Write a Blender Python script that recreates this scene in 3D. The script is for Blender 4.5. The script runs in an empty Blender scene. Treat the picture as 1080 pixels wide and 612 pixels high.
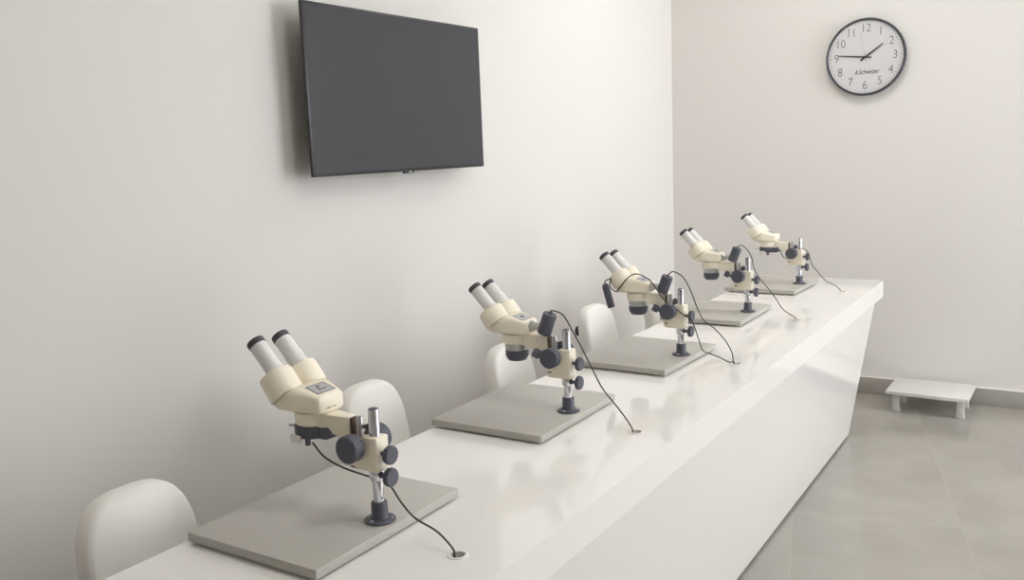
import bpy, bmesh, math, random
from mathutils import Vector, Matrix, Euler
C = bpy.context.scene.collection
PI = math.pi
random.seed(7)

# ------------------------------------------------------------------ materials
def mat(name, col, rough=.5, metal=0., spec=.5, coat=0., noise=0., nscale=40., bump=0., bscale=200.):
    m = bpy.data.materials.new(name); m.use_nodes = True
    nt = m.node_tree; b = nt.nodes['Principled BSDF']
    b.inputs['Base Color'].default_value = (*col, 1); b.inputs['Roughness'].default_value = rough
    b.inputs['Metallic'].default_value = metal; b.inputs['Specular IOR Level'].default_value = spec
    b.inputs['Coat Weight'].default_value = coat; b.inputs['Coat Roughness'].default_value = .05
    tc = nt.nodes.new('ShaderNodeTexCoord')
    if noise:
        n = nt.nodes.new('ShaderNodeTexNoise'); n.inputs['Scale'].default_value = nscale; n.inputs['Detail'].default_value = 4
        nt.links.new(tc.outputs['Object'], n.inputs['Vector'])
        mx = nt.nodes.new('ShaderNodeMix'); mx.data_type = 'RGBA'
        mx.inputs[6].default_value = (*[c*(1-noise) for c in col], 1); mx.inputs[7].default_value = (*[min(1, c*(1+noise)) for c in col], 1)
        nt.links.new(n.outputs['Fac'], mx.inputs[0]); nt.links.new(mx.outputs[2], b.inputs['Base Color'])
    if bump:
        n2 = nt.nodes.new('ShaderNodeTexNoise'); n2.inputs['Scale'].default_value = bscale
        nt.links.new(tc.outputs['Object'], n2.inputs['Vector'])
        bp = nt.nodes.new('ShaderNodeBump'); bp.inputs['Strength'].default_value = bump; bp.inputs['Distance'].default_value = .002
        nt.links.new(n2.outputs['Fac'], bp.inputs['Height']); nt.links.new(bp.outputs['Normal'], b.inputs['Normal'])
    return m

def srgb(r, g, b):
    f = lambda v: ((v/255+.055)/1.055)**2.4 if v > 10 else v/255/12.92
    return (f(r), f(g), f(b))

M = dict(
    wall=mat('wall_paint', srgb(228, 225, 221), .7, spec=.25, noise=.012, nscale=1.5, bump=.05, bscale=350),
    ceiling=mat('ceiling_paint', srgb(238, 235, 230), .8, noise=.01, nscale=3),
    skirt=mat('skirting_tile', srgb(170, 166, 159), .35, noise=.08, nscale=9),
    lit_edge=mat('lit_edge_white', srgb(238, 234, 228), .5, noise=.02),  # near-white that paints the light on the skirting's top edge
    lacquer=mat('white_lacquer', srgb(242, 240, 236), .045, spec=.5, noise=.006, nscale=2),
    kick=mat('dark_kick', srgb(70, 68, 66), .6, noise=.05),
    laminate=mat('grey_laminate', srgb(186, 183, 176), .4, noise=.04, nscale=60),
    laminate_edge=mat('grey_edge_banding', srgb(180, 178, 172), .5, noise=.07, nscale=120),
    cream=mat('cream_enamel', srgb(244, 236, 217), .38, noise=.012, nscale=20),
    tube=mat('silver_grey_tube', srgb(228, 228, 226), .38, metal=.0, noise=.03, nscale=60),
    chrome=mat('chrome', srgb(214, 216, 222), .1, metal=1., noise=.02),
    satin=mat('satin_aluminium', srgb(196, 196, 196), .32, metal=.8, noise=.04, nscale=90),
    black=mat('charcoal_plastic', srgb(82, 84, 95), .5, noise=.08, nscale=90, bump=.05),
    rubber=mat('dark_rubber', srgb(76, 74, 80), .6, noise=.08, nscale=120),
    cable=mat('cable_sheath', srgb(66, 64, 66), .5, noise=.06, nscale=200),
    brown=mat('brown_slot', srgb(92, 78, 60), .6, noise=.1, nscale=150),
    label=mat('silver_label', srgb(190, 190, 192), .35, metal=.3, noise=.04, nscale=200),
    ink=mat('dark_ink', srgb(64, 66, 84), .6, noise=.05),
    text=mat('brown_print', srgb(120, 106, 88), .6, noise=.05),
    white_plastic=mat('white_plastic', srgb(232, 230, 226), .35, noise=.02),
    hole=mat('hole_grey', srgb(120, 116, 110), .8, noise=.1, nscale=60),
    chair=mat('white_chair_upholstery', srgb(240, 238, 233), .42, noise=.012, nscale=12, bump=.06, bscale=300),
    chair_dark=mat('chair_black_plastic', srgb(46, 46, 50), .45, noise=.06, nscale=60),
    tv_frame=mat('tv_bezel', srgb(38, 37, 40), .35, noise=.05),
    tv_back=mat('tv_back', srgb(40, 40, 42), .6, noise=.05),
    screen=mat('tv_screen', srgb(60, 61, 67), .14, spec=.5, noise=.01),
    clock_rim=mat('clock_rim', srgb(66, 68, 76), .35, noise=.04),
    dial=mat('clock_dial', srgb(212, 212, 213), .5, noise=.01),
    print=mat('grey_print', srgb(112, 110, 114), .6, noise=.05),
    hand=mat('black_hand', srgb(52, 52, 58), .4, noise=.05),
    second=mat('pale_second_hand', srgb(186, 168, 160), .4, noise=.05),
    stool=mat('white_painted_wood', srgb(214, 213, 210), .45, noise=.02, nscale=14),
    frame_white=mat('window_frame_white', srgb(240, 240, 240), .4, noise=.01),
    door=mat('door_grey', srgb(170, 170, 168), .45, noise=.02),
)

def floor_mat():
    m = bpy.data.materials.new('polished_stone_tile'); m.use_nodes = True
    nt = m.node_tree; N = nt.nodes; Lk = nt.links; b = N['Principled BSDF']
    def nd(t, **k):
        n = N.new(t)
        for a, v in k.items(): setattr(n, a, v)
        return n
    def mth(op, a, c=None):
        n = nd('ShaderNodeMath', operation=op)
        for i, v in enumerate((a, c)):
            if v is None: continue
            if isinstance(v, (int, float)): n.inputs[i].default_value = v
            else: Lk.new(v, n.inputs[i])
        return n.outputs[0]
    tc = nd('ShaderNodeTexCoord'); mp = nd('ShaderNodeMapping'); mp.vector_type = 'POINT'
    mp.inputs['Rotation'].default_value = (0, 0, -math.radians(14))
    Lk.new(tc.outputs['Object'], mp.inputs['Vector'])
    sx = nd('ShaderNodeSeparateXYZ'); Lk.new(mp.outputs[0], sx.inputs[0])
    # tile axes: u across the joints, v along them
    u = mth('DIVIDE', mth('ADD', sx.outputs[0], 10*.6 + .052), .6)
    col = mth('FLOOR', u)
    v = mth('DIVIDE', mth('ADD', sx.outputs[1], 12 - 4.065), 1.2)
    v = mth('ADD', v, mth('MULTIPLY', mth('MODULO', mth('ADD', col, 1), 2), .5))
    fu = mth('FRACT', u); fv = mth('FRACT', v)
    du = mth('MULTIPLY', mth('MINIMUM', fu, mth('SUBTRACT', 1, fu)), .6)
    dv = mth('MULTIPLY', mth('MINIMUM', fv, mth('SUBTRACT', 1, fv)), 1.2)
    d = mth('MINIMUM', du, dv)
    g = mth('LESS_THAN', d, .0022)
    n1 = nd('ShaderNodeTexNoise'); n1.inputs['Scale'].default_value = 1.6; n1.inputs['Detail'].default_value = 4; n1.inputs['Roughness'].default_value = .5
    n2 = nd('ShaderNodeTexNoise'); n2.inputs['Scale'].default_value = 5; n2.inputs['Detail'].default_value = 3
    cv = nd('ShaderNodeCombineXYZ'); Lk.new(mth('ADD', sx.outputs[0], mth('MULTIPLY', col, 3.7)), cv.inputs[0]); Lk.new(sx.outputs[1], cv.inputs[1]); Lk.new(mth('FLOOR', v), cv.inputs[2])
    Lk.new(cv.outputs[0], n1.inputs['Vector']); Lk.new(cv.outputs[0], n2.inputs['Vector'])
    f = mth('ADD', mth('MULTIPLY', n1.outputs['Fac'], .65), mth('MULTIPLY', n2.outputs['Fac'], .35))
    cr = nd('ShaderNodeValToRGB'); cr.color_ramp.elements[0].position = .3; cr.color_ramp.elements[1].position = .7
    cr.color_ramp.elements[0].color = (*srgb(150, 146, 139), 1); cr.color_ramp.elements[1].color = (*srgb(170, 166, 158), 1)
    Lk.new(f, cr.inputs[0])
    mx = nd('ShaderNodeMix', data_type='RGBA'); Lk.new(g, mx.inputs[0]); Lk.new(cr.outputs[0], mx.inputs[6]); mx.inputs[7].default_value = (*srgb(166, 162, 154), 1)
    Lk.new(mx.outputs[2], b.inputs['Base Color'])
    rg = mth('ADD', mth('MULTIPLY', n2.outputs['Fac'], .10), .13); Lk.new(rg, b.inputs['Roughness'])
    return m
M['floor'] = floor_mat()

def glass_mat():
    m = bpy.data.materials.new('window_glass'); m.use_nodes = True
    nt = m.node_tree; N = nt.nodes; N.remove(N['Principled BSDF'])
    out = N['Material Output']; t = N.new('ShaderNodeBsdfTransparent'); g = N.new('ShaderNodeBsdfGlossy'); g.inputs['Roughness'].default_value = .02
    fr = N.new('ShaderNodeFresnel'); fr.inputs['IOR'].default_value = 1.3
    mx = N.new('ShaderNodeMixShader'); nt.links.new(fr.outputs[0], mx.inputs[0]); nt.links.new(t.outputs[0], mx.inputs[1]); nt.links.new(g.outputs[0], mx.inputs[2])
    nt.links.new(mx.outputs[0], out.inputs[0]); return m
M['glass'] = glass_mat()

def fill_lamp_mat(strength):  # glow of the added ceiling fill panels
    m = bpy.data.materials.new('fill_lamp_diffuser'); m.use_nodes = True
    b = m.node_tree.nodes['Principled BSDF']; b.inputs['Emission Color'].default_value = (1, .985, .962, 1); b.inputs['Emission Strength'].default_value = strength
    return m

# ------------------------------------------------------------------ mesh helper
class MB:
    def __init__(s): s.bm = bmesh.new()
    def _bev(s, geom_faces, w, seg=2):
        es = set()
        for f in geom_faces:
            for e in f.edges:
                if len(e.link_faces) == 2 and e.calc_face_angle(0) > .5: es.add(e)
        bmesh.ops.bevel(s.bm, geom=list(es), offset=w, segments=seg, profile=.5, affect='EDGES', clamp_overlap=True)
    def box(s, x0, x1, y0, y1, z0, z1, bev=0, seg=2, mtx=None):
        pts = [(x, y, z) for x in (x0, x1) for y in (y0, y1) for z in (z0, z1)]
        return s.hexa(pts, bev, seg, mtx)
    def hexa(s, p, bev=0, seg=2, mtx=None):
        # order: (x0y0z0)(x0y0z1)(x0y1z0)(x0y1z1)(x1y0z0)...
        vs = [s.bm.verts.new(mtx @ Vector(q) if mtx else q) for q in p]
        F = [(0, 1, 3, 2), (4, 6, 7, 5), (0, 4, 5, 1), (2, 3, 7, 6), (0, 2, 6, 4), (1, 5, 7, 3)]
        fs = [s.bm.faces.new([vs[i] for i in f]) for f in F]
        s.bm.normal_update()
        if bev: s._bev(fs, bev, seg)
        return s
    def prism(s, poly, y0, y1, bev=0, seg=2, mtx=None):
        # poly: list of (x, z), extruded along y
        a = [s.bm.verts.new(mtx @ Vector((x, y0, z)) if mtx else (x, y0, z)) for x, z in poly]
        b = [s.bm.verts.new(mtx @ Vector((x, y1, z)) if mtx else (x, y1, z)) for x, z in poly]
        n = len(poly); fs = [s.bm.faces.new(a), s.bm.faces.new(b[::-1])]
        for i in range(n):
            j = (i+1) % n; fs.append(s.bm.faces.new((a[i], b[i], b[j], a[j])))
        bmesh.ops.recalc_face_normals(s.bm, faces=fs); s.bm.normal_update()
        if bev: s._bev(fs, bev, seg)
        return s
    def lathe(s, prof, org=(0, 0, 0), axis=(0, 0, 1), seg=40, flute=0, fdepth=0.):
        # prof: (radius, height) pairs along axis
        ax = Vector(axis).normalized(); t = Vector((0, 1, 0)) if abs(ax.y) < .9 else Vector((1, 0, 0))
        e1 = ax.cross(t).normalized(); e2 = ax.cross(e1); o = Vector(org)
        rings = []
        for r, h in prof:
            if r < 1e-6: rings.append([s.bm.verts.new(o + ax*h)])
            else:
                ring = []
                for i in range(seg):
                    rr = r
                    if flute: rr = r*(1 - fdepth*(1 if (i*flute*2//seg) % 2 else 0))
                    a = 2*PI*i/seg
                    ring.append(s.bm.verts.new(o + ax*h + e1*math.cos(a)*rr + e2*math.sin(a)*rr))
                rings.append(ring)
        fs = []
        for A, Bq in zip(rings, rings[1:]):
            for i in range(seg):
                j = (i+1) % seg
                if len(A) == 1 and len(Bq) == 1: continue
                if len(A) == 1: fs.append(s.bm.faces.new((A[0], Bq[j], Bq[i])))
                elif len(Bq) == 1: fs.append(s.bm.faces.new((A[i], A[j], Bq[0])))
                else: fs.append(s.bm.faces.new((A[i], A[j], Bq[j], Bq[i])))
        if len(rings[0]) > 1: fs.append(s.bm.faces.new(rings[0][::-1]))
        if len(rings[-1]) > 1: fs.append(s.bm.faces.new(rings[-1]))
        bmesh.ops.recalc_face_normals(s.bm, faces=fs)
        return s
    def cyl(s, p0, p1, r, seg=32, bev=.0015, r1=None, **k):
        p0 = Vector(p0); d = Vector(p1)-p0; h = d.length; r1 = r if r1 is None else r1
        return s.lathe([(0, 0), (r-bev, 0), (r, bev), (r1, h-bev), (r1-bev, h), (0, h)], p0, d, seg, **k)
    def tube(s, pts, r, seg=10, closed=False):
        pts = [Vector(p) for p in pts]; n = len(pts); rings = []; up = None
        for i, p in enumerate(pts):
            t = (pts[min(i+1, n-1)] - pts[max(i-1, 0)]).normalized()
            if up is None: up = t.orthogonal().normalized()
            up = (up - t*up.dot(t)).normalized(); sd = t.cross(up)
            rings.append([s.bm.verts.new(p + (up*math.cos(2*PI*k/seg) + sd*math.sin(2*PI*k/seg))*r) for k in range(seg)])
        fs = [s.bm.faces.new((A[k], A[(k+1) % seg], Bq[(k+1) % seg], Bq[k])) for A, Bq in zip(rings, rings[1:]) for k in range(seg)]
        fs += [s.bm.faces.new(rings[0][::-1]), s.bm.faces.new(rings[-1])]
        bmesh.ops.recalc_face_normals(s.bm, faces=fs)
        return s
    def loft(s, secs, cap=True):
        rings = [[s.bm.verts.new(p) for p in sec] for sec in secs]; n = len(secs[0]); fs = []
        for A, Bq in zip(rings, rings[1:]):
            for k in range(n): fs.append(s.bm.faces.new((A[k], A[(k+1) % n], Bq[(k+1) % n], Bq[k])))
        if cap: fs += [s.bm.faces.new(rings[0][::-1]), s.bm.faces.new(rings[-1])]
        bmesh.ops.recalc_face_normals(s.bm, faces=fs)
        return s
    def build(s, name, m, parent=None, angle=35, loc=None):
        me = bpy.data.meshes.new(name); s.bm.normal_update(); s.bm.to_mesh(me); s.bm.free()
        me.materials.append(m)
        for p in me.polygons: p.use_smooth = True
        me.set_sharp_from_angle(angle=math.radians(angle))
        o = bpy.data.objects.new(name, me); C.objects.link(o)
        if parent: o.parent = parent
        if loc: o.location = loc
        return o

def spline(pts, per=6):
    P = [Vector(p) for p in pts]; P = [P[0]*2-P[1]] + P + [P[-1]*2-P[-2]]; out = []
    for i in range(1, len(P)-2):
        a, b, c, d = P[i-1:i+3]
        for k in range(per):
            t = k/per
            out.append(.5*((2*b) + (c-a)*t + (2*a-5*b+4*c-d)*t*t + (3*b-a-3*c+d)*t**3))
    return out + [P[-2]]

def sup(a, b, n, k=40):
    # superellipse outline with half-axes a, b
    out = []
    for i in range(k):
        t = 2*PI*(i+.5)/k; c, q = math.cos(t), math.sin(t)
        out.append((math.copysign(abs(c)**(2/n), c)*a, math.copysign(abs(q)**(2/n), q)*b))
    return out

def tag(o, label, cat, group=None):
    o['label'] = label; o['category'] = cat
    if group: o['group'] = group
    return o
def thing(name, label, cat, loc=(0, 0, 0), rz=0, group=None):
    o = bpy.data.objects.new(name, None); C.objects.link(o); o.empty_display_size = .1
    o.location = loc; o.rotation_euler = (0, 0, rz)
    return tag(o, label, cat, group)
def struct(o):
    o['kind'] = 'structure'; return o
def text_mesh(body, size, name, m, parent, shear=0., ext=.0003, align='CENTER', mtx=None, off=0.):
    cu = bpy.data.curves.new(name, 'FONT'); cu.body = body; cu.size = size; cu.shear = shear; cu.extrude = ext
    cu.align_x = align; cu.align_y = 'CENTER'; cu.offset = off
    tmp = bpy.data.objects.new(name+'_tmp', cu); C.objects.link(tmp)
    dg = bpy.context.evaluated_depsgraph_get(); me = bpy.data.meshes.new_from_object(tmp.evaluated_get(dg))
    bpy.data.objects.remove(tmp)
    if mtx: me.transform(mtx)
    me.materials.clear(); me.materials.append(m); me.name = name
    o = bpy.data.objects.new(name, me); C.objects.link(o); o.parent = parent
    return o

# cable runs, metres from each post foot on the worktop
CABLE_p1 = [(-0.1499, -0.0120, 0.1562), (-0.1195, -0.0140, 0.1329), (-0.0806, -0.0050, 0.1143), (-0.0475, 0.0180, 0.0969), (-0.0278, 0.0300, 0.0876), (0.0023, 0.0300, 0.0814), (0.0364, 0.0200, 0.0574), (0.0839, 0.0000, 0.0435), (0.1400, -0.0080, 0.0317), (0.1689, -0.0140, 0.0197), (0.1777, -0.0140, -0.0042)]
CABLE_p2 = [(-0.0280, 0.0000, 0.2857), (-0.0082, 0.0000, 0.2773), (0.0175, 0.0000, 0.2388), (0.0430, 0.0000, 0.1963), (0.0793, -0.0050, 0.1363), (0.1066, -0.0100, 0.0960), (0.1424, -0.0150, 0.0614), (0.1701, -0.0200, 0.0345), (0.1861, -0.0200, 0.0044), (0.1924, -0.0200, -0.0016)]
CABLE_p3b = [(-0.0383, 0.0000, 0.2849), (-0.0224, 0.0000, 0.2939), (0.0094, 0.0000, 0.2767), (0.0359, 0.0000, 0.2315), (0.0534, 0.0100, 0.1757), (0.0715, 0.0200, 0.1364), (0.1027, 0.0300, 0.1110), (0.1376, 0.0300, 0.0758), (0.1592, 0.0300, 0.0389), (0.1663, 0.0300, 0.0039)]
CABLE_p3a = [(-0.2362, -0.0720, 0.2475), (-0.2352, -0.0720, 0.2602), (-0.2255, -0.0720, 0.2676), (-0.2140, -0.0700, 0.2700), (-0.2260, -0.0560, 0.2530), (-0.2265, -0.0420, 0.2330), (-0.2060, -0.0500, 0.2260), (-0.1890, -0.0660, 0.2350), (-0.1770, -0.0690, 0.2480), (-0.1590, -0.0690, 0.2714), (-0.1433, -0.0550, 0.2858), (-0.1261, -0.0450, 0.2873), (-0.1021, -0.0400, 0.2763), (-0.0829, -0.0350, 0.2605), (-0.0683, -0.0300, 0.2363), (-0.0529, -0.0260, 0.2118), (-0.0413, -0.0235, 0.2004), (-0.0018, -0.0235, 0.1739), (0.0211, -0.0250, 0.1601), (0.0450, -0.0300, 0.1523), (0.0561, -0.0300, 0.1321), (0.0678, -0.0200, 0.0863), (0.0701, 0.0000, 0.0506), (0.0757, 0.0200, 0.0329), (0.0828, 0.0300, 0.0284), (0.1173, 0.0300, 0.0193), (0.1482, 0.0300, 0.0073), (0.1635, 0.0300, 0.0014)]
CABLE_p4 = [(-0.0415, 0.0000, 0.2858), (-0.0234, 0.0000, 0.2889), (-0.0018, 0.0000, 0.2712), (0.0162, 0.0000, 0.2395), (0.0239, 0.0000, 0.2006), (0.0449, 0.0000, 0.1619), (0.0696, 0.0000, 0.1346), (0.1036, -0.0000, 0.0930), (0.1423, 0.0000, 0.0392), (0.1857, 0.0000, 0.0058), (0.2003, 0.0000, -0.0026)]
CABLE_p5 = [(-0.0926, 0.0000, 0.1869), (-0.0824, 0.0000, 0.1540), (-0.0613, -0.0100, 0.1432), (-0.0395, -0.0235, 0.1506), (0.0073, -0.0235, 0.1924), (0.0306, -0.0300, 0.1889), (0.0455, -0.0300, 0.1760), (0.0666, -0.0300, 0.1186), (0.0885, -0.0300, 0.0910), (0.1337, -0.0400, 0.0471), (0.1716, -0.0400, 0.0300), (0.2031, -0.0400, 0.0053)]
SWITCH = [(-.2325, -.075, .2505), (-.2110, -.075, .1760)]
SKY, FILL, FILL_NEAR, EXPOSURE = 10.4, 15, 16.5, -.25

# ------------------------------------------------------------------ room
XL, XR, YB, YN, ZC = -2.138, 3.2, 5.223, -2.6, 3.0
T = .15
WIN = [(3.0, 5.1, .25, 2.80)]        # y0, y1, z0, z1 of the window in the right wall
b = MB(); b.box(XL-T, XR+T, YN-T, YB+T, -.12, 0); struct(b.build('floor', M['floor']))
b = MB(); b.box(XL-T, XR+T, YN-T, YB+T, ZC, ZC+.12); struct(b.build('ceiling', M['ceiling']))
b = MB(); b.box(XL-T, XL, YN-T, YB+T, 0, ZC); struct(b.build('wall_left', M['wall']))
b = MB(); b.box(XL, XR, YB, YB+T, 0, ZC); struct(b.build('wall_back', M['wall']))
b = MB(); b.box(XL, XR, YN-T, YN, 0, ZC); struct(b.build('wall_front', M['wall']))
y0, y1, z0, z1 = WIN[0]
b = MB()
b.box(XR, XR+T, YN-T, y0, 0, ZC); b.box(XR, XR+T, y1, YB+T, 0, ZC); b.box(XR, XR+T, y0, y1, 0, z0); b.box(XR, XR+T, y0, y1, z1, ZC)
struct(b.build('wall_right', M['wall']))
win = bpy.data.objects.new('window_1', None); C.objects.link(win); win.location = (XR+.06, (y0+y1)/2, z0); struct(win)
b = MB(); w2 = (y1-y0)/2; h = z1-z0; fw = .05
b.box(-.03, .03, -w2, w2, 0, fw, .004); b.box(-.03, .03, -w2, w2, h-fw, h, .004)
for yy in (-w2, -fw/2, w2-fw): b.box(-.03, .03, yy, yy+fw, fw, h-fw, .004)
b.build('window_frame', M['frame_white'], win)
b = MB(); b.box(-.004, .004, -w2+fw, -fw/2, fw, h-fw); b.box(-.004, .004, fw/2, w2-fw, fw, h-fw); b.build('window_pane', M['glass'], win)
b = MB(); b.box(-.16, -.031, -w2-.03, w2+.03, -.03, -.001, .005); b.build('window_sill', M['frame_white'], win)
# skirting
b = MB(); b.box(XL+.011, XR-.011, YB-.011, YB, 0, .092, .001); bb = struct(b.build('baseboard_back', M['skirt']))
b = MB(); b.box(XL+.011, XR-.011, YB-.0105, YB, .0921, .0965, .001); b.build('lit_edge_strip', M['lit_edge'], bb)  # pale strip standing for the lit top edge of the skirting
b = MB(); b.box(XL, XL+.011, YN, YB, 0, .092, .001); bl = struct(b.build('baseboard_left', M['skirt']))
b = MB(); b.box(XL, XL+.0105, YN, YB, .0921, .0965, .001); b.build('lit_edge_strip', M['lit_edge'], bl)  # same painted lit edge along the left wall

# ------------------------------------------------------------------ counter
XB, XF, YF0, YF1, HT, FD = -1.3806, -.7915, .42, 4.5934, .75, .081
ct = thing('lab_counter', 'long glossy white counter with a leaning front panel carrying the five microscopes', 'counter', (-1.086, 2.5, 0))
ox, oy = 1.086, -2.5
GR = [(-.8916, 1.1765), (-.8962, 1.9346), (-.8957, 2.697), (-.9042, 3.463), (-.8943, 4.188)]
# worktop with five round cut-outs, made as a grid of cells around each hole
def worktop():
    bm = bmesh.new(); R, S = .0146, .04; K = 32
    ys = [YF0]
    for gx, gy in GR: ys += [gy-S, gy+S]
    ys.append(YF1)
    cut = {}
    def quad(x0, x1, ya, yb, z, flip=False):
        vs = [bm.verts.new((x0+ox, ya+oy, z)), bm.verts.new((x1+ox, ya+oy, z)), bm.verts.new((x1+ox, yb+oy, z)), bm.verts.new((x0+ox, yb+oy, z))]
        bm.faces.new(vs[::-1] if flip else vs)
    zt, zb = HT, HT-.04
    for i in range(len(ys)-1):
        a, c = ys[i], ys[i+1]
        if i % 2 == 0: quad(XB, XF, a, c, zt); continue
        gx, gy = GR[i//2]
        quad(XB, gx-S, a, c, zt); quad(gx+S, XF, a, c, zt)
        sq, ci, cb = [], [], []
        for k in range(K):
            t = 2*PI*k/K; co, si = math.cos(t), math.sin(t); m_ = max(abs(co), abs(si))
            sq.append(bm.verts.new((gx+S*co/m_+ox, gy+S*si/m_+oy, zt))); ci.append(bm.verts.new((gx+R*co+ox, gy+R*si+oy, zt))); cb.append(bm.verts.new((gx+R*co+ox, gy+R*si+oy, zb)))
        for k in range(K):
            j = (k+1) % K
            bm.faces.new((ci[k], sq[k], sq[j], ci[j])); bm.faces.new((cb[k], ci[k], ci[j], cb[j]))
    # side skirts and underside
    P = [(XB, YF0), (XF, YF0), (XF, YF1), (XB, YF1)]
    for i in range(4):
        (xa, ya), (xb_, yb_) = P[i], P[(i+1) % 4]
        bm.faces.new([bm.verts.new(q) for q in ((xa+ox, ya+oy, zt), (xa+ox, ya+oy, zt-FD), (xb_+ox, yb_+oy, zt-FD), (xb_+ox, yb_+oy, zt))])
    e = .03
    for xa, xb_, ya, yb_ in ((XB, XB+e, YF0, YF1), (XF-e, XF, YF0, YF1), (XB+e, XF-e, YF0, YF0+e), (XB+e, XF-e, YF1-e, YF1)): quad(xa, xb_, ya, yb_, zt-FD, True)
    bmesh.ops.remove_doubles(bm, verts=bm.verts, dist=1e-5)
    # small softened edge along the top rim
    es = [ed for ed in bm.edges if len(ed.link_faces) == 2 and all(abs(v.co.z-zt) < 1e-5 for v in ed.verts) and ed.calc_face_angle(0) > 1.2 and
          all(abs(v.co.x-XB-ox) < 1e-4 or abs(v.co.x-XF-ox) < 1e-4 or abs(v.co.y-YF0-oy) < 1e-4 or abs(v.co.y-YF1-oy) < 1e-4 for v in ed.verts)]
    bmesh.ops.bevel(bm, geom=es, offset=.0015, segments=2, affect='EDGES', profile=.5)
    m_ = MB(); m_.bm.free(); m_.bm = bm; return m_
worktop().build('worktop', M['lacquer'], ct)
zf = HT-FD
def lean(z): return -.900 + (.1075)*z/zf      # x of the leaning front face at height z
b = MB(); yb0, yb1 = .62, 4.385
p = [(lean(.012)-.03, yb0, .012), (lean(zf)-.03, yb0, zf), (lean(.012)-.03, yb1-.018, .012), (lean(zf)-.03, yb1-.018, zf),
     (lean(.012), yb0, .012), (lean(zf), yb0, zf), (lean(.012), yb1-.0005, .012), (lean(zf), yb1-.0005, zf)]
b.hexa([(x+ox, y+oy, z) for x, y, z in p], .0008, 1); b.build('front_panel', M['lacquer'], ct)
for ya in (yb0+.001, yb1-.0175):
    b = MB(); yb_ = ya+.017
    p = [(-1.30, ya, .012), (-1.30, ya, zf), (-1.30, yb_, .012), (-1.30, yb_, zf), (lean(.012)-.031, ya, .012), (lean(zf)-.031, ya, zf), (lean(.012)-.031, yb_, .012), (lean(zf)-.031, yb_, zf)]
    b.hexa([(x+ox, y+oy, z) for x, y, z in p], .0008, 1); b.build('end_panel', M['lacquer'], ct)
b = MB(); b.box(-.935+ox, lean(0)-.008+ox, yb0+.01+oy, yb1-.012+oy, 0, .0119); b.build('plinth', M['kick'], ct)
for ya in (yb0+.03, yb1-.05):
    b = MB(); b.box(-1.29+ox, -1.0+ox, ya+oy, ya+.012+oy, 0, .0119); b.build('levelling_strip', M['kick'], ct)
for gx, gy in GR:
    b = MB(); o3 = (gx+ox, gy+oy, HT)
    b.lathe([(.0127, -.03), (.0127, .0012), (.0136, .0022), (.0182, .0020), (.0198, .0002), (.0144, .0001), (.0144, -.03), (.0127, -.03)], o3, seg=40)
    g = b.build('cable_grommet', M['white_plastic'], ct)
    b = MB(); b.lathe([(0, -.018), (.0126, -.018), (.0126, -.0165), (0, -.0165)], o3, seg=32); b.build('brush_insert', M['hole'], g)

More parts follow.
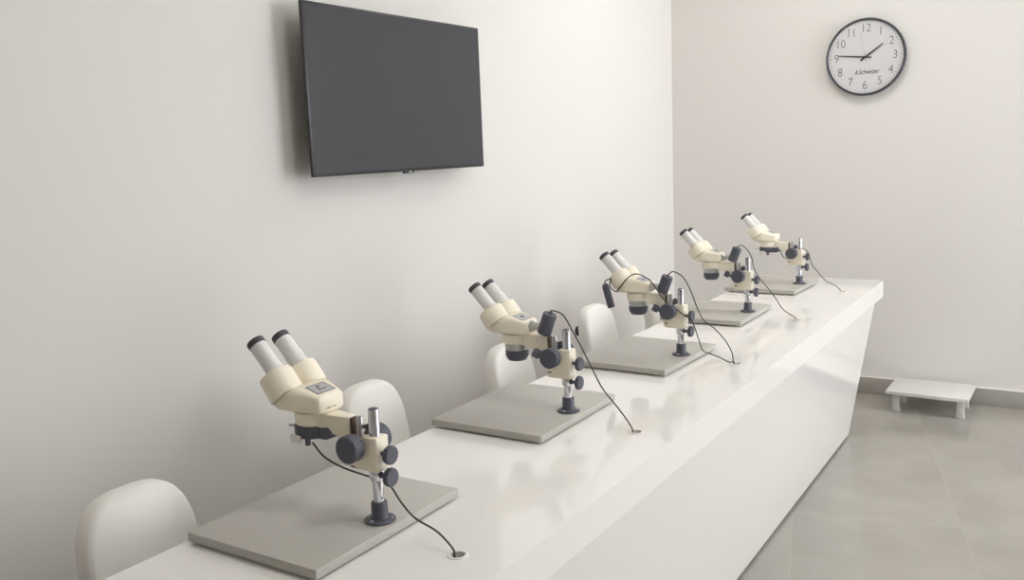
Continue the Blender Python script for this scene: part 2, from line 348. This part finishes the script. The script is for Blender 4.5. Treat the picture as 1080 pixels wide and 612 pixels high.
# ------------------------------------------------------------------ stereo microscopes
AX = Vector((-.609, 0, .793)); TA = Vector((-.682, 0, .731)); Z0 = .0225
def P3(x, y, z): return Vector((x, y, z+Z0))
def microscope(loc, rz, label, ring, cables, switch=None, printed=False, k1z=.1305, k2z=.0805, out=0., gi=0):
    t = thing('stereo_microscope', label, 'microscope', loc, rz, 'microscopes along the counter')
    # base board on four low feet
    b = MB(); b.box(-.290, .0385, -.2085, .1965, .0048, Z0, .0012, 2); bp = b.build('base_board', M['laminate'], t)
    for sx in (-.262, .010):
        for sy in (-.182, .170):
            b = MB(); b.lathe([(0, 0), (.011, 0), (.012, .001), (.012, .0047), (0, .0047)], (sx, sy, 0), seg=24); b.build('foot', M['rubber'], bp)
    # post and socket
    b = MB(); b.lathe([(0, 0), (.0285, 0), (.0295, .001), (.0292, .0038), (.0275, .005), (.0175, .0062), (.0160, .009), (.0153, .036), (.0145, .0375), (.0108, .0375), (0, .0375)], P3(0, 0, 0), seg=48)
    so = b.build('post_socket', M['black'], t)
    for a in (.5, 2.6, 4.7):
        b = MB(); b.lathe([(.0034, 0), (.0034, .0012), (.0026, .0022), (0, .0022)], P3(.0228*math.cos(a), .0228*math.sin(a), .0052), seg=14); b.build('screw', M['satin'], so)
    b = MB(); b.lathe([(.0105, .0376), (.0105, .2155), (.0098, .2165), (0, .2165)], P3(0, 0, 0), seg=40); po = b.build('post', M['chrome'], t)
    b = MB(); b.lathe([(0, .2166), (.0086, .2166), (.0080, .2176), (0, .2178)], P3(0, 0, 0), seg=32); b.build('post_cap', M['black'], po)
    # collar with its clamp knob
    b = MB(); b.lathe([(.0107, 0), (.0142, 0), (.0148, .001), (.0148, .017), (.0142, .018), (.0107, .018)], P3(0, 0, k2z-.010), seg=40); b.build('collar', M['chrome'], t)
    for kz, x0 in ((k2z, .0150), (k1z, .0173)):
        b = MB(); b.lathe([(0, 0), (.0045, 0), (.0048, .006), (.0075, .010), (.0135, .0135), (.0172, .0150), (.0178, .0165), (.0178, .0235), (.0165, .0255), (0, .0262)], P3(x0, -.003, kz), (1, 0, 0), 72, flute=12, fdepth=.035)
        b.build('clamp_knob', M['black'], t)
    # focus block
    zb = max(.0895, k2z+.0085)
    b = MB(); b.prism([(.0175, zb), (.0175, .166), (-.0165, .166), (-.0205, .160), (-.046, .157), (-.0540, .150), (-.0540, zb+.0085), (-.048, zb)], -.0175, .0175, .003, 3, Matrix.Translation((0, 0, Z0)))
    fb = b.build('focus_block', M['cream'], t)
    b = MB(); b.box(-.048, -.037, -.0184, -.0174, .1025+Z0, .106+Z0, .0004); b.build('slot_mark', M['hole'], fb)
    for s in (-1, 1):
        b = MB(); b.lathe([(0, 0), (.012, 0), (.012, .009), (.0245, .0095), (.0262, .011), (.0262, .0315), (.0245, .0335), (.0225, .0335), (.0218, .0328), (0, .0326)], P3(-.0275, s*.0174, .1475), (0, s, 0), 96, flute=24, fdepth=.03)
        b.build('focus_knob', M['black'], t)
    b = MB(); b.lathe([(0, .157), (.0062, .157), (.0062, .196), (.0055, .1975), (0, .1975)], P3(-.0352, 0, 0), seg=28); b.build('rack_pin', M['satin'], t)
    b = MB(); b.box(-.0518, -.0475, -.0085, .0085, .1575+Z0, .195+Z0, .0006); b.build('dovetail_plate', M['brown'], t)
    b = MB(); b.lathe([(0, 0), (.004, 0), (.004, .005), (.006, .006), (.006, .012), (0, .0125)], P3(-.0285, .004, .178), (1, .3, 0), 20); b.build('tension_screw', M['black'], t)
    # arm
    b = MB(); b.prism([(-.150, .1985), (-.0520, .1965), (-.0520, .157), (-.060, .155), (-.090, .160), (-.120, .171), (-.150, .172)], -.0235, .0235, .003, 3, Matrix.Translation((0, 0, Z0)))
    for v in b.bm.verts: v.co.y *= 1 - .55*max(0, min(1, (v.co.x+.115)/.063))
    b.build('arm', M['cream'], t)
    # tilted thumb screw under the arm
    d = Vector((.80, .12, -.38)).normalized(); o = P3(-.087, -.021, .1550)
    if not ring:
        b = MB(); b.lathe([(0, 0), (.0112, 0), (.0120, .001), (.0124, .017), (.0105, .0185), (.0055, .0190), (.0050, .034), (0, .034)], o, d, 32, flute=8, fdepth=.05); b.build('thumb_screw', M['black'], t)
    # objective housing
    OX = -.151
    b = MB(); b.lathe([(0, .1985), (.0385, .1985), (.0385, .1905), (.0378, .178), (.0360, .1725), (.030, .1715), (0, .1715)], P3(OX, 0, 0), seg=56); b.build('objective_housing', M['cream'], t)
    if not ring:
        b = MB(); b.lathe([(.026, .1714), (.0318, .1714), (.0318, .1625), (.0312, .1618), (.0312, .1535), (.026, .1535)], P3(OX, 0, 0), seg=56); b.build('objective_ring', M['satin'], t)
        b = MB(); b.lathe([(.024, .1534), (.0312, .1534), (.0312, .1395), (.0300, .1345), (.0245, .1255), (.0235, .1248), (.0205, .1248), (.0205, .1400), (0, .1400)], P3(OX, 0, 0), seg=56); b.build('objective_hood', M['black'], t)
    else:
        b = MB(); b.lathe([(.028, .1712), (.0385, .1712), (.0400, .1695), (.0400, .1545), (.0370, .1485), (.0300, .1470), (.0235, .1475), (.0235, .1600), (0, .1600)], P3(OX, 0, 0), seg=56)
        b.prism([(-.124, .1705), (-.098, .1735), (-.084, .1560), (-.104, .1480), (-.130, .1480)], -.024, .020, .003, 2, Matrix.Translation((0, 0, Z0)))
        rl = b.build('ring_light', M['black'], t)
        b = MB(); b.box(-.013, .013, -.0025, .004, -.0115, .004, .0015, 2, Matrix.Translation(P3(-.165, -.0405, .151))); b.build('ring_connector', M['white_plastic'], rl)
        b = MB(); b.cyl(P3(-.193, -.012, .163), P3(-.206, -.016, .163), .0026, 16, .0006); b.build('ring_screw', M['satin'], rl)
        b = MB(); b.lathe([(.0225, .1475), (.0295, .1468), (.0295, .1462), (.0225, .1462), (.0225, .1475)], P3(OX, 0, 0), seg=40); b.build('ring_diffuser', M['white_plastic'], rl)
        for a in (3.6, 5.0):
            b = MB(); b.cyl(P3(OX+.033*math.cos(a), .033*math.sin(a), .151), P3(OX+.033*math.cos(a), .033*math.sin(a), .1355), .0055, 16, .001); b.build('ring_clip', M['black'], rl)
    # prism body: loft from the slanted front rim to the narrow rounded back
    secs = []
    def sec(cx, cz, ux, uz, hy, hh, n): return [P3(cx+ux*q, p_, cz+uz*q) for p_, q in sup(hy, hh, n, 56)]
    for cx, cz, ang, hy, hh, n in ((-.1848, .2272, 41, .0545, .0330, 3.2), (-.1835, .2262, 41, .0575, .0355, 3.2), (-.1785, .2245, 46, .0580, .0355, 3.4)):
        a = math.radians(ang); secs.append(sec(cx, cz, math.cos(a), math.sin(a), hy, hh, n))
    for cx, zt, zb_, hy, n in ((-.162, .2500, .1985, .0540, 4), (-.146, .2462, .1985, .0475, 4.8), (-.130, .2415, .1985, .0415, 5.4), (-.113, .2367, .1985, .0365, 5.4), (-.1055, .2340, .1990, .0338, 5), (-.1025, .2305, .2015, .0300, 4)):
        secs.append(sec(cx, (zt+zb_)/2, 0, 1, hy, (zt-zb_)/2, n))
    b = MB(); b.loft(secs); hb = b.build('prism_body', M['cream'], t, 50)
    # label plate on the sloping top
    lm = Matrix.Translation(P3(-.1297, 0, .2413)) @ Matrix.Rotation(math.radians(16), 4, 'Y')
    b = MB(); b.box(-.0170, .0170, -.0235, .0235, -.0006, .0009, .0003, 1, lm); lb = b.build('label_plate', M['label'], hb)
    b = MB()
    for q in ((-.0170, .0170, -.0235, -.0223), (-.0170, .0170, .0223, .0235), (-.0170, -.0158, -.0223, .0223), (.0158, .0170, -.0223, .0223)): b.box(*q, .00091, .00115, 0, 1, lm)
    if printed:
        b.box(-.0105, -.0060, -.004, .0035, .00091, .0011, 0, 1, lm); b.box(-.0035, .0050, -.0075, -.0045, .00091, .0011, 0, 1, lm); b.box(.0026, .0050, -.0045, .0120, .00091, .0011, 0, 1, lm)
    else: b.box(-.006, .004, -.006, .006, .00091, .0011, 0, 1, lm)
    b.build('label_print', M['ink'], lb)
    b = MB(); xx = -.1022
    for k in range(9):
        if k in (4, 6): continue
        b.box(xx-.0008, xx+.0003, -.014+.0027*k, -.0122+.0027*k, .2080+Z0, .2100+Z0)
    b.build('body_print', M['text'], hb)
    # eyepieces on their prism barrels
    for s in (-1, 1):
        o = P3(-.1862, s*.0318, .2278)
        b = MB(); b.lathe([(0, 0), (.0300, 0), (.0335, .0010), (.0348, .006), (.0342, .036+out), (.0322, .0412+out), (.0265, .0435+out), (.0215, .0450+out), (0, .0450+out)], o, AX, 56)
        pb = b.build('prism_barrel', M['cream'], t)
        o2 = P3(-.2075, s*.0318, .2650) + AX*out
        b = MB(); b.lathe([(0, 0), (.0182, 0), (.0182, .008), (.0174, .0090), (.0172, .0655), (0, .0655)] if s < 0 else
                          [(0, 0), (.0186, 0), (.0186, .010), (.0176, .0105), (.0176, .0135), (.0186, .014), (.0186, .026), (.0173, .0275), (.0172, .0655), (0, .0655)], o2, TA, 48)
        ep = b.build('eyepiece', M['tube'], t)
        b = MB(); b.lathe([(.0172, .0656), (.0180, .0656), (.0182, .0665), (.0178, .0765), (.0165, .0782), (.0120, .0780), (.0112, .0740), (0, .0740)], o2, TA, 48); b.build('eyecup', M['rubber'], ep)
    # lamp on the back of the body
    if not ring:
        d = Vector((.36, 0, .93)).normalized(); c0 = P3(-.0500, -.010, .2305); lo = c0 - d*.0285
        b = MB(); b.lathe([(0, 0), (.0170, 0), (.0182, .0012), (.0184, .006), (.0184, .038), (.0178, .0385), (.0178, .0395), (.0184, .040), (.0184, .054), (.0170, .057), (.006, .058), (.005, .061), (0, .061)], lo, d, 48); lp = b.build('lamp_housing', M['black'], t); tip = lo + d*.0605
        b = MB(); b.lathe([(.0150, 0), (.0150, .006), (.0125, .010), (.0105, .014), (.0105, .036), (0, .036)], P3(-.1035, -.002, .2185), (1, -.12, .08), 32); b.build('lamp_socket', M['satin'], lp)
    for ci, pts in enumerate(cables):
        if not ring and ci == 0: pts = [tuple(tip), tuple(tip + d*.006 + Vector((.003, 0, 0)))] + pts[1:]
        ca, sa = math.cos(-rz), math.sin(-rz); gx, gy = GR[gi][0]-loc[0], GR[gi][1]-loc[1]
        g = Vector((ca*gx-sa*gy, sa*gx+ca*gy + (.0045 if ci else 0), 0))          # where this run drops into its grommet
        keep = [Vector(p) for p in pts if (Vector(p).xy-g.xy).length > .022 or p[2] > .03]
        dr = (keep[-1]-g); dr.z = 0; dr.normalize()
        if dr.length < .5: dr = Vector((-1, 0, 0))
        zk = keep[-1].z
        pts = keep + [g + dr*.0125 + Vector((0, 0, max(.0060, min(.010, zk*.6)))), g + dr*.0090 + Vector((0, 0, -.002)), g + dr*.0080 + Vector((0, 0, -.012))]
        b = MB(); b.tube(spline(pts, 6), .0019, 10); b.build('cable', M['cable'], t)
    if switch:
        b = MB(); p0, p1 = Vector(switch[0]), Vector(switch[1]); d = (p1-p0).normalized()
        q = Matrix.Translation((p0+p1)/2) @ d.to_track_quat('Z', 'X').to_matrix().to_4x4(); L2 = (p1-p0).length/2
        s1 = [(sup(.0115*k, .0085*k, 3.5, 32), zz) for k, zz in ((.55, -L2-.004), (.85, -L2), (1, -L2+.008), (1, L2-.006), (.9, L2-.001), (.75, L2))]
        b.loft([[q @ Vector((x, y, zz)) for x, y in se] for se, zz in s1]); sw = b.build('inline_switch', M['black'], t)
        b = MB(); b.box(-.004, .004, -.0100, -.0080, -.006, .010, .001, 2, q @ Matrix.Translation((0, 0, -.012))); b.build('slider', M['rubber'], sw)
    return t
POS = [(-1.080, 1.190, .003), (-1.097, 1.955, .005), (-1.067, 2.659, -.033), (-1.104, 3.461, 0), (-1.100, 4.225, -.021)]
def place(i): x, y, a = POS[i]; return (x, y, HT+.0002), a
microscope(*place(0), 'cream stereo microscope nearest the camera, black ring light under its head', True, [CABLE_p1], printed=True, k1z=.1345, k2z=.0915, out=.009, gi=0)
microscope(*place(1), 'cream stereo microscope second from the front, black lamp with one cable', False, [CABLE_p2], gi=1)
microscope(*place(2), 'middle cream stereo microscope with two cables and a hanging black inline switch', False, [CABLE_p3b, CABLE_p3a], SWITCH, gi=2)
microscope(*place(3), 'cream stereo microscope fourth from the front, overlapping the last board behind', False, [CABLE_p4], gi=3)
microscope(*place(4), 'farthest cream stereo microscope, with ring light, at the back end of the counter', True, [CABLE_p5], gi=4)

# ------------------------------------------------------------------ chairs behind the counter
def chair(x, y, rz, label, kn=-.060):
    t = thing('task_chair', label, 'chair', (x, y, 0), rz, 'white chairs behind the counter')
    # origin under the front face of the backrest; +x faces the counter
    b = MB(); W, H, zc = .130, .185, .620; secs = []
    for dx, k in ((0.0, .80), (-.003, .90), (-.010, .965), (-.020, 1.), (-.038, 1.), (-.047, .97), (-.053, .90), (-.055, .78)):
        sec_ = []
        for yy, zz in sup(W, H, 3.3, 64):
            kk = 1-(1-k)*.55
            yy2, zz2 = yy*kk, zz*(1-(1-k)*.45)
            sec_.append((dx + .55*yy2*yy2 - .03*(zz2/H), yy2, zc+zz2))
        secs.append(sec_)
    b.loft(secs); b.build('backrest', M['chair'], t, 60)
    b = MB(); secs = []
    for zz, k in ((.405, .86), (.412, .95), (.425, 1), (.455, 1), (.468, .96), (.474, .86)):
        secs.append([(.215+u*k, v*k, zz) for u, v in sup(.215, .215, 3.6, 56)])
    b.loft(secs); b.build('seat', M['chair'], t, 60)
    b = MB(); b.tube(spline([(.12, 0, .392), (-.02, 0, .385), (-.075, 0, .41), (-.083, 0, .50), (-.088, 0, .62)], 8), .014, 12); b.box(.05, .30, -.06, .06, .385, .4045, .004); b.build('back_bar', M['chair_dark'], t)
    b = MB(); b.lathe([(0, 0), (.006, 0), (.006, .008), (.020, .010), (.022, .013), (.022, .024), (.019, .028), (0, .028)], (kn, 0, .690), (-1, 0, 0), 48, flute=8, fdepth=.05); b.cyl((-.045, 0, .690), (kn-.0005, 0, .690), .007, 16, .001); b.build('adjustment_knob', M['chair_dark'], t)
    b = MB(); b.lathe([(0, .08), (.028, .08), (.028, .22), (.016, .222), (.016, .386), (0, .386)], (.2, 0, 0), seg=28); b.build('gas_column', M['satin'], t)
    for k in range(5):
        a = 2*PI*k/5+.3; ca, sa = math.cos(a), math.sin(a); R4 = Matrix.Translation((.2, 0, 0)) @ Matrix.Rotation(a, 4, 'Z')
        b = MB(); b.hexa([(0.02, -.022, .075), (.02, -.022, .115), (.02, .022, .075), (.02, .022, .115), (.27, -.013, .064), (.27, -.013, .08), (.27, .013, .064), (.27, .013, .08)], .004, 2, R4)
        lg = b.build('leg', M['satin'], t)
        b = MB(); o = R4 @ Vector((.262, 0, .026))
        for s in (-1, 1): b.cyl(o+Vector((-sa, ca, 0))*(.004*s), o+Vector((-sa, ca, 0))*(.019*s), .026, 24, .003)
        b.cyl(o, o+Vector((0, 0, .040)), .005, 12, .0005); b.build('caster', M['chair_dark'], lg)
    return t
chair(-1.550, 1.020, .02, 'white chair nearest the camera, behind the left corner of the first board')
chair(-1.660, 1.858, .02, 'white chair showing between the first microscope post and the second board')
chair(-1.560, 2.450, .05, 'white chair seen under the head of the second microscope')
chair(-1.625, 3.224, .0, 'white chair behind the middle board with its black adjustment knob showing', -.104)
chair(-1.60, 3.800, .0, 'white chair barely showing below the objective of the middle microscope')

# ------------------------------------------------------------------ television
tv = thing('television', 'black flat television mounted on the left wall', 'television', (XL, 2.522, 1.390))
W, H = .9575, .541; xf = .0985
b = MB()
b.box(xf-.012, xf, -W/2, W/2, 0, H, .003, 2); cab = b.build('bezel', M['tv_frame'], tv)
b = MB(); b.hexa([(.045, -.28, .07), (.045, -.28, .40), (.045, .28, .07), (.045, .28, .40), (xf-.0125, -.42, .03), (xf-.0125, -.42, .47), (xf-.0125, .42, .03), (xf-.0125, .42, .47)], .01, 3); b.build('rear_housing', M['tv_back'], tv)
b = MB(); b.box(xf-.0002, xf+.0006, -W/2+.0075, W/2-.0075, .0105, H-.0075, 0); b.build('screen', M['screen'], tv)
b = MB(); b.box(.088, xf+.001, -.028, .028, -.007, .004, .002); sn = b.build('sensor_bar', M['tv_frame'], tv)
b = MB(); b.box(xf+.0011, xf+.0016, -.004, .012, -.004, .001, .0004, 1); b.build('sensor_light', M['label'], sn)
b = MB(); b.box(.0015, .008, -.22, .22, .12, .42, .002); b.box(.008, .044, -.15, -.11, .10, .44, .002); b.box(.008, .044, .11, .15, .10, .44, .002); b.build('wall_mount', M['tv_back'], tv)

# ------------------------------------------------------------------ clock
ck = thing('wall_clock', 'round white wall clock with thin dark rim on the back wall', 'clock', (-1.015, YB, 1.8715))
R = .2045
b = MB(); b.lathe([(0, .001), (R-.012, .001), (R-.004, .006), (R, .018), (R, .036), (R-.003, .041), (R-.009, .0415), (R-.0125, .038), (R-.0125, .030), (0, .030)], (0, 0, 0), (0, -1, 0), 96); b.build('rim', M['clock_rim'], ck)
b = MB(); b.lathe([(0, .0302), (R-.0128, .0302), (R-.0128, .0312), (0, .0312)], (0, 0, 0), (0, -1, 0), 96); dl = b.build('dial', M['dial'], ck)
FACE = Matrix.Rotation(PI/2, 4, 'X')
b = MB()
for k in range(60):
    a = 2*PI*k/60; m_ = Matrix.Rotation(a, 4, 'Y')
    if k % 5 == 0: b.box(-.0011, .0011, -.0317, -.0313, .176, .186, 0, 1, m_)
    else: b.box(-.0007, .0007, -.0317, -.0313, .180, .186, 0, 1, m_)
b.build('minute_marks', M['print'], dl)
for k in range(1, 13):
    a = 2*PI*k/12; r_ = .150
    text_mesh(str(k), .063, 'numeral', M['print'], ck, ext=.0002, mtx=Matrix.Translation((r_*math.sin(a), -.0316, r_*math.cos(a))) @ FACE @ Matrix.Diagonal((.86, 1, 1, 1)), off=-.0006)
text_mesh('A.Schweizer', .036, 'lettering', M['hand'], ck, shear=.45, ext=.0002, mtx=Matrix.Translation((.006, -.0316, -.079)) @ FACE @ Matrix.Diagonal((.70, .95, 1, 1)))
def hand(name, dx, dz, tail, w0, w1, lvl, m_):
    L = math.hypot(dx, dz); a = math.atan2(dx, dz); b = MB()
    b.prism([(-w0, -tail), (w0, -tail), (w0*1.1, 0), (w1, L), (-w1, L), (-w0*1.1, 0)], -lvl-.0009, -lvl, 0, 1, Matrix.Rotation(a, 4, 'Y')); b.build(name, m_, ck)
hand('hour_hand', .0885, .0635, .032, .0042, .0028, .0335, M['hand'])
hand('minute_hand', -.139, .016, .031, .0036, .0022, .0350, M['hand'])
hand('second_hand', -.029, .126, .034, .0009, .0006, .0365, M['second'])
b = MB(); b.lathe([(0, .0314), (.006, .0314), (.006, .0375), (.0045, .0385), (0, .0385)], (0, 0, 0), (0, -1, 0), 28); b.build('hand_hub', M['hand'], ck)

# ------------------------------------------------------------------ step stool by the back wall
st = thing('step_stool', 'low white wooden step stool on the floor by the back wall', 'stool', (-.617, 5.030, 0))
SH = .118
b = MB(); b.box(-.197, .197, -.160, .150, SH-.019, SH, .002, 2, Matrix.Rotation(-.02, 4, 'Z')); b.build('tread', M['stool'], st)
for sx in (-1, 1):
    for sy in (-.105, .095):
        c = sx*.1545; w0, w1 = .0165, .0225
        b = MB(); b.prism([(c-w1, 0), (c+w1, 0), (c+w0+.001, .03), (c+w0, SH-.0192), (c-w0, SH-.0192), (c-w0-.001, .03)], sy-.011, sy+.011, .0012, 2); b.build('leg', M['stool'], st)

# ------------------------------------------------------------------ light
sc = bpy.context.scene
w = bpy.data.worlds.new('overcast_sky'); sc.world = w; w.use_nodes = True
w.node_tree.nodes['Background'].inputs[0].default_value = (.93, .966, 1.02, 1); w.node_tree.nodes['Background'].inputs[1].default_value = SKY
pl = bpy.data.lights.new('window_portal', 'AREA'); pl.shape = 'RECTANGLE'; pl.size = y1-y0; pl.size_y = z1-z0; pl.cycles.is_portal = True
po = bpy.data.objects.new('window_portal', pl); C.objects.link(po); po.location = (XR+.14, (y0+y1)/2, (z0+z1)/2); po.rotation_euler = Euler((PI/2, 0, PI/2))
# unseen ceiling panels, added as fill light for the counter and back wall
lm = [fill_lamp_mat(FILL), fill_lamp_mat(FILL_NEAR)]
for i, (x, y) in enumerate(((-1.0, 4.1), (1.1, 3.9), (.0, 1.6), (1.4, 1.5))):
    cl = thing('fill_panel', ['added square fill light above the aisle near the back wall', 'added square fill light between the window and the back wall', 'added square fill light above the aisle near the first microscope', 'added square fill light right of the camera'][i], 'added fill light', (x, y, ZC), 0, 'added ceiling fill panels')
    b = MB()
    for q in ((-.3, .3, -.3, -.285), (-.3, .3, .285, .3), (-.3, -.285, -.285, .285), (.285, .3, -.285, .285)): b.box(*q, -.02, 0)
    b.build('frame', M['frame_white'], cl)
    b = MB(); b.box(-.2845, .2845, -.2845, .2845, -.014, -.006); b.build('diffuser', lm[i//2], cl)

# ------------------------------------------------------------------ camera
cam = bpy.data.cameras.new('camera'); co = bpy.data.objects.new('camera', cam); C.objects.link(co)
r_, u_, f_ = Vector((0.84377858, 0.53524513, -0.03937463)), Vector((-0.05045041, 0.15214429, 0.98706984)), Vector((-0.53431495, 0.83088192, -0.15537943))
m4 = Matrix.Identity(4)
for i in range(3): m4[i][0] = r_[i]; m4[i][1] = u_[i]; m4[i][2] = -f_[i]
m4.translation = Vector((0, 0, 1.45)); co.matrix_world = m4
cam.sensor_width = 36; cam.sensor_fit = 'HORIZONTAL'; cam.lens = 36*937/1080; cam.clip_start = .02
sc.camera = co
vs = sc.view_settings; vs.view_transform = 'Standard'; vs.look = 'None'; vs.gamma = 1; vs.use_curve_mapping = False; vs.exposure = EXPOSURE
sc.cycles.max_bounces = 10; sc.cycles.diffuse_bounces = 7; sc.cycles.glossy_bounces = 4; sc.cycles.use_denoising = True; sc.cycles.sample_clamp_indirect = 6
